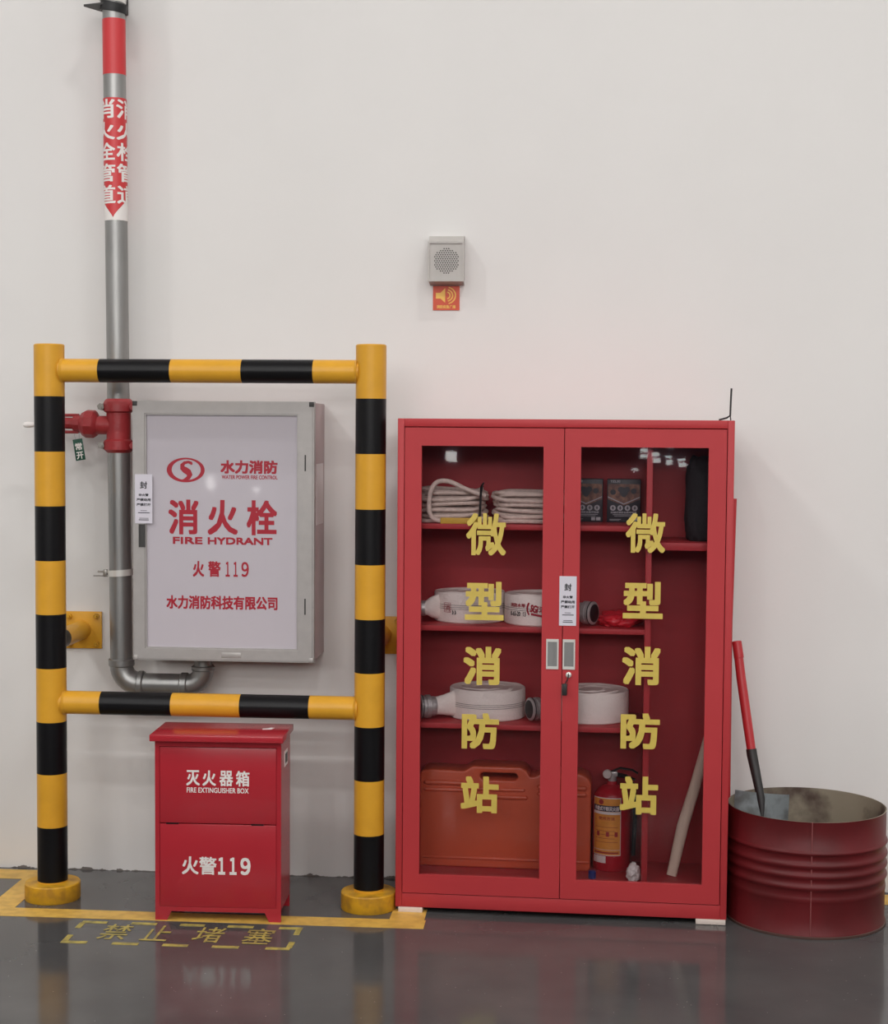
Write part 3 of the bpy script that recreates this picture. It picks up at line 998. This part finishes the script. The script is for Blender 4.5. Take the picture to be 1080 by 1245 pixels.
# printing on the middle-shelf hoses
b = MB()
wp = wrap(0, 0, .1335, math.radians(-32))
for (xa, xb, za, zb) in ((-.015, .015, .074, .0755), (-.015, .015, .040, .0415), (-.015, -.0135, .04, .0755), (.0135, .015, .04, .0755)):
    x = xa
    k = max(1, int((xb - xa) / .005))
    for q in range(k):
        u0, u1 = xa + (xb - xa) * q / k, xa + (xb - xa) * (q + 1) / k
        b.b.faces.new([b.b.verts.new(wp(u, .0012, z)) for u, z in ((u0, za), (u1, za), (u1, zb), (u0, zb))])
b.text('消', -.012, .012, .044, .071, wp, d=.0012, cut=.006)
b.build('printing', m_hydred, r1, smooth=False)
b = MB()
b.text('》》', .022, .036, .034, .048, wp, d=.0012, cut=.006, bold=.0008)
b.build('printing', m_dark, r1, smooth=False)
b = MB()
wp = wrap(0, 0, .1335, math.radians(0))
b.text('消防水带', -.115, -.048, .068, .082, wp, d=.0012, cut=.005, bold=.0004)
wp2 = lambda x, d, z: wp(x, d, z - (x + .026) * .18)
b.text('SGi', -.030, -.004, .054, .080, wp2, d=.0012, cut=.005, bold=.0012, shear=.2)
b.text('消', .004, .026, .058, .080, wp2, d=.0012, cut=.005, bold=.0008)
b.text('(', -.042, -.033, .042, .084, wp2, d=.0012, bold=.0014)
for k in range(8):
    u0, u1 = -.026 + .007 * k, -.026 + .007 * (k + 1)
    b.b.faces.new([b.b.verts.new(wp2(u, .0012, z)) for u, z in ((u0, .042), (u1, .042), (u1, .050), (u0, .050))])
b.build('printing', m_hydred, r2, smooth=False)
b = MB()
b.text('8-65-20  13', -.115, -.046, .036, .052, wp, d=.0012, cut=.005, bold=.0003)
b.build('printing', m_dkgrey, r2, smooth=False)

# lumpy soft things
def lump(name, m, loc_, sx, sy, sz, seed, amp, parent=None, freq=3., flat=True, sub=4, box=1.):
    t = bmesh.new()
    bmesh.ops.create_icosphere(t, subdivisions=sub, radius=1)
    for v in t.verts:
        p = v.co.copy()
        if box < 1:
            p = Vector([math.copysign(abs(q) ** box, q) for q in p])
        nn = noise.fractal(v.co * freq + Vector((seed, seed * 2, 0)), .8, 2., 4)
        p *= 1 + amp * nn
        p = Vector((p.x * sx, p.y * sy, p.z * sz))
        v.co = p
    zmin = min(v.co.z for v in t.verts)
    for v in t.verts:
        v.co.z = max(v.co.z, zmin + (sz * .25 if flat else 0))
    zmin = min(v.co.z for v in t.verts)
    for v in t.verts:
        v.co.z -= zmin
    b = MB()
    b.merge(t)
    o = b.build(name, m, parent, angle=60)
    o.location = loc_
    if parent is None:
        o.rotation_euler = (0, 0, CA)
    return o
tag(lump('plastic_bag', m_redbag, loc(.798, .155, SH[1]), .082, .085, .032, 4., .22, freq=2.2), 'crumpled red plastic bag on the middle shelf beside the divider', 'bag')
tag(lump('plastic_wrap', m_film, loc(.862, .085, .12), .024, .024, .036, 9., .25, freq=3.), 'crumpled white plastic wrap at the extinguisher foot by the divider', 'plastic')
bu = lump('folded_coat', m_cloth, loc(1.095, .215, 1.362), .064, .10, .17, 2., .10, freq=2.6, box=.55)
tag(bu, 'black folded coat bundle in the upper right compartment of the cabinet', 'coat')
cp_ = MB().lathe([(.013, 0), (.014, .003), (.014, .024), (.011, .028)], (0, 0, 0), seg=20).build('bottle_cap', m_blue)
cp_.location = loc(.712, .115, .12)
tag(cp_, 'small blue bottle cap on the cabinet floor by the orange case', 'cap')

# orange plastic case with moulded handle
oc = cthing('plastic_case', 'orange moulded plastic case with slotted handle at the bottom of the cabinet', 'plastic case', 0, .20, .12)
poly_ = [(.062, .0), (.692, .0), (.702, .012), (.702, .330), (.690, .352), (.664, .366), (.520, .366), (.492, .350), (.476, .349), (.462, .372), (.440, .384), (.262, .384), (.240, .372), (.228, .364), (.110, .368), (.075, .364), (.062, .350)]
hole = [(.300, .333), (.418, .333), (.426, .338), (.430, .347), (.426, .356), (.418, .360), (.300, .360), (.292, .356), (.288, .347), (.292, .338)]
t = bmesh.new()
def plate(t, y):
    es = []
    for L_ in (poly_, hole):
        vv = [t.verts.new((x, y, z)) for x, z in L_]
        for k in range(len(vv)):
            es.append(t.edges.new((vv[k], vv[(k + 1) % len(vv)])))
    return bmesh.ops.triangle_fill(t, edges=es, use_beauty=True, use_dissolve=False)
plate(t, 0)
bmesh.ops.recalc_face_normals(t, faces=t.faces[:])
ex_ = bmesh.ops.extrude_face_region(t, geom=t.faces[:])
for v in [g for g in ex_['geom'] if isinstance(g, bmesh.types.BMVert)]:
    v.co.y += .13
bmesh.ops.recalc_face_normals(t, faces=t.faces[:])
be = [e for e in t.edges if len(e.link_faces) == 2 and e.calc_face_angle(0) > 1.0 and abs(e.verts[0].co.y - e.verts[1].co.y) < 1e-5]
bmesh.ops.bevel(t, geom=be, offset=.012, segments=3, profile=.5, affect='EDGES', clamp_overlap=True)
b = MB()
b.merge(t)
b.build('case_body', m_orange, oc, angle=40)
b = MB()
for (xa, xb, z, r) in ((.075, .235, .318, .010), (.075, .24, .292, .009), (.30, .47, .270, .009), (.25, .46, .298, .008), (.50, .69, .312, .010), (.50, .69, .288, .009), (.07, .70, .035, .006)):
    b.lathe([(.002, 0), (r, .008), (r, xb - xa - .008), (.002, xb - xa)], (xa, .002, z), (1, 0, 0), 14)
b.build('moulded_rib', m_orange, oc)

# fire extinguisher
fe = cthing('fire_extinguisher', 'red dry powder fire extinguisher with orange label at the bottom of the cabinet', 'fire extinguisher', .779, .272, .12)
er = .0715
MB().lathe([(er - .008, 0), (er - .003, .002), (er, .012), (er, .262), (er - .006, .283), (er - .020, .302), (.034, .314), (.020, .318), (.018, .330)], seg=48).build('cylinder', m_exred, fe)
b = MB()
b.cyl((0, 0, .326), (0, 0, .356), .016, seg=18)
b.box(-.014, .020, -.013, .013, .348, .366, .003)
b.build('valve', m_cpl, fe)
b = MB()
b.tube([(-.004, 0, .364), (.03, -.004, .380), (.075, -.006, .374), (.095, -.006, .362)], [(.004, .011)] * 4, 10, flat=(0, 0, 1))
b.tube([(-.004, 0, .352), (.04, -.004, .352), (.085, -.006, .338)], [(.004, .010)] * 3, 10, flat=(0, 0, 1))
b.build('squeeze_lever', m_rubber, fe)
b = MB()
b.lathe([(.015, 0), (.017, .003), (.017, .012), (.014, .015)], (-.016, -.010, .357), (-.25, -1, .1), 24)
b.build('pressure_gauge', m_steel, fe)
b = MB()
b.tube([(.018, .01, .352), (.05, .015, .345), (.082, .02, .31), (.088, .015, .24), (.084, .0, .12), (.082, .0, .05)], .008, 10)
b.build('discharge_hose', m_rubber, fe)
def patch(b, mp, x0, x1, z0, z1, d):
    n = max(2, int((x1 - x0) / .006))
    for k in range(n):
        u0, u1 = x0 + (x1 - x0) * k / n, x0 + (x1 - x0) * (k + 1) / n
        b.b.faces.new([b.b.verts.new(mp(u, d, z)) for u, z in ((u0, z0), (u1, z0), (u1, z1), (u0, z1))]).material_index = b.mi
ew = wrap(0, 0, er)
b = MB(); b.mi = 1
patch(b, ew, -.080, .036, .062, .279, .0005)
b.mi = 0
patch(b, ew, -.078, .0335, .065, .276, .0008)
b.mi = 2
patch(b, ew, -.078, .0335, .228, .250, .0011)
b.mi = 1
patch(b, ew, -.078, .0335, .217, .227, .0011)
patch(b, ew, -.078, .0335, .083, .0845, .0011)
patch(b, ew, -.078, -.020, .034, .060, .0008)
b.text('手提式干粉灭火器', -.070, .028, .231, .246, ew, d=.0014, cut=.006, bold=.0005)
b.mi = 3
b.lathe([(.010, 0), (.010, .001)], ew(-.040, .0006, .263), (-.55, -1, 0), 16)
b.text('使用方法', -.05, .012, .196, .208, ew, d=.0012, cut=.006, bold=.0003)
for k in range(5):
    patch(b, ew, -.065, .025 - .012 * (k % 2), .112 + .014 * k, .1135 + .014 * k, .0011)
for xx in (-.058, -.020, .012):
    patch(b, ew, xx, xx + .012, .134, .152, .0013)
patch(b, ew, -.070, .028, .070, .076, .0011)
b.build('label', [m_exlab, m_white, m_navy, m_castred], fe, smooth=False)

# loose wooden handle
axo = cthing('wooden_handle', 'pale wooden tool handle leaning in the right compartment beside the fire extinguisher', 'tool handle', 0, 0, 0)
hp = [(1.002, .19, .121), (1.013, .198, .17), (1.042, .225, .30), (1.085, .26, .438), (1.106, .28, .518), (1.129, .30, .607), (1.148, .315, .70)]
b = MB()
b.tube(hp, [(.019, .014), (.0195, .014), (.022, .014), (.0205, .014), (.0185, .013), (.016, .012), (.014, .011)], 18, flat=(1, 0, 0))
b.build('shaft', m_wood, axo)

# wire bracket on top, tool handle behind
o = MB()
o.tube([(-.040, 0, .002), (-.012, 0, .010), (0, .004, .018), (.001, .004, .06), (.003, .006, .115)], .0034, 6)
o.tube([(.0, .004, .018), (.003, .02, .002)], .002, 6)
o = tag(o.build('wire_hook', m_rubber), 'thin black bent wire standing on the red cabinet top right corner', 'wire')
o.location = loc(1.182, .10, Z1); o.rotation_euler = (0, 0, CA)
o = tag(MB().tube([(2.246, -.05, 0.012), (2.241, -.045, 1.03), (2.2495, -.04, 1.505)], [(.012, .012)] * 3, 14).build('tool_handle', m_redhandle), 'dark red tool handle standing behind the cabinet right edge by the wall', 'tool')

# ------------------------------------------------------------------ half drum and shovel
dr = thing('steel_drum', 'dark red cut-down steel drum with ribs standing right of the cabinet', 'drum', (2.5026, -.3277, 0))
dR, dH = .2815, .411
prof = [(dR - .004, .004), (dR + .003, .001), (dR + .004, .008), (dR - .001, .014)]
for zc in (.135, .179, .219, .256, .300):
    w_ = .013 if zc < .29 else .010
    h_ = .0068 if zc > .15 else .0025
    prof += [(dR - .001, zc - w_)] + [(dR - .001 + h_ * math.sin(PI * q / 6), zc - w_ + 2 * w_ * q / 6) for q in range(1, 6)] + [(dR - .001, zc + w_)]
prof += [(dR - .001, dH - .004), (dR, dH)]
b = MB()
b.lathe(prof, seg=96, cap0=True, cap1=False)
b.build('drum_wall', m_drum, dr, angle=60)
b = MB()
inn = [(dR, dH), (dR - .004, dH)] + [(dR - .0045, .30 * q / 8 + .1) for q in range(8, 0, -1)] + [(dR - .0045, .02)]
b.lathe(inn, seg=96, cap0=False, cap1=True)
b.build('drum_lining', m_drumin, dr, angle=60)
b = MB()
b.lathe([(dR + .002, .0), (dR + .006, .001), (dR + .006, .008), (dR + .002, .010)], seg=96, cap0=False, cap1=False)
b.build('bottom_rim', m_drumedge, dr)
a = math.radians(-4)
b = MB().cyl((dR * math.sin(a), -dR * math.cos(a), .012), (dR * math.sin(a), -dR * math.cos(a), dH), .0022, seg=8)
b.build('weld_seam', m_seam, dr)

sv = thing('shovel', 'red handled shovel with blue-grey blade standing in the dark red drum', 'shovel', (2.33, -.31, .0))
A, B_, C_ = Vector((-.073, .11, .965)), Vector((-.020, .04, .575)), Vector((.007, -.03, .43))
MB().tube([A, A.lerp(B_, .3) + Vector((-.002, 0, 0)), A.lerp(B_, .7) + Vector((-.001, 0, 0)), B_], [.0165, .0175, .0175, .0165], 18).build('handle', m_redhandle, sv)
dA = (A - B_).normalized()
b = MB().cyl(A - dA * .045, A + dA * .02, .0185, .018, 18, bev=.003)
b.build('grip_cap', m_redhandle, sv)
b = MB()
b.tube([B_ + dA * .022, B_, B_.lerp(C_, .55), C_, C_ + Vector((.006, -.018, -.09))], [.0195, .0195, .017, .015, .006], 18)
b.build('socket', m_socket, sv)
t = bmesh.new()
gx, gz = 12, 12
g = [[None] * (gz + 1) for _ in range(gx + 1)]
for i in range(gx + 1):
    for j in range(gz + 1):
        u, q = i / gx * 2 - 1, j / gz
        wdt = .098 * (1 if q < .6 else 1 - .25 * ((q - .6) / .4) ** 2)
        g[i][j] = t.verts.new((u * wdt, -.03 * (1 - u * u) * .5 - .07 * q + .012, -q * .27))
for i in range(gx):
    for j in range(gz):
        t.faces.new((g[i][j], g[i + 1][j], g[i + 1][j + 1], g[i][j + 1]))
bmesh.ops.solidify(t, geom=t.faces[:], thickness=.003)
t.transform(Matrix.Translation(C_ + Vector((.006, .004, .02))) @ Matrix.Rotation(math.radians(4), 4, 'Y'))
b = MB()
b.merge(t)
b.build('blade', m_blade, sv, angle=40)
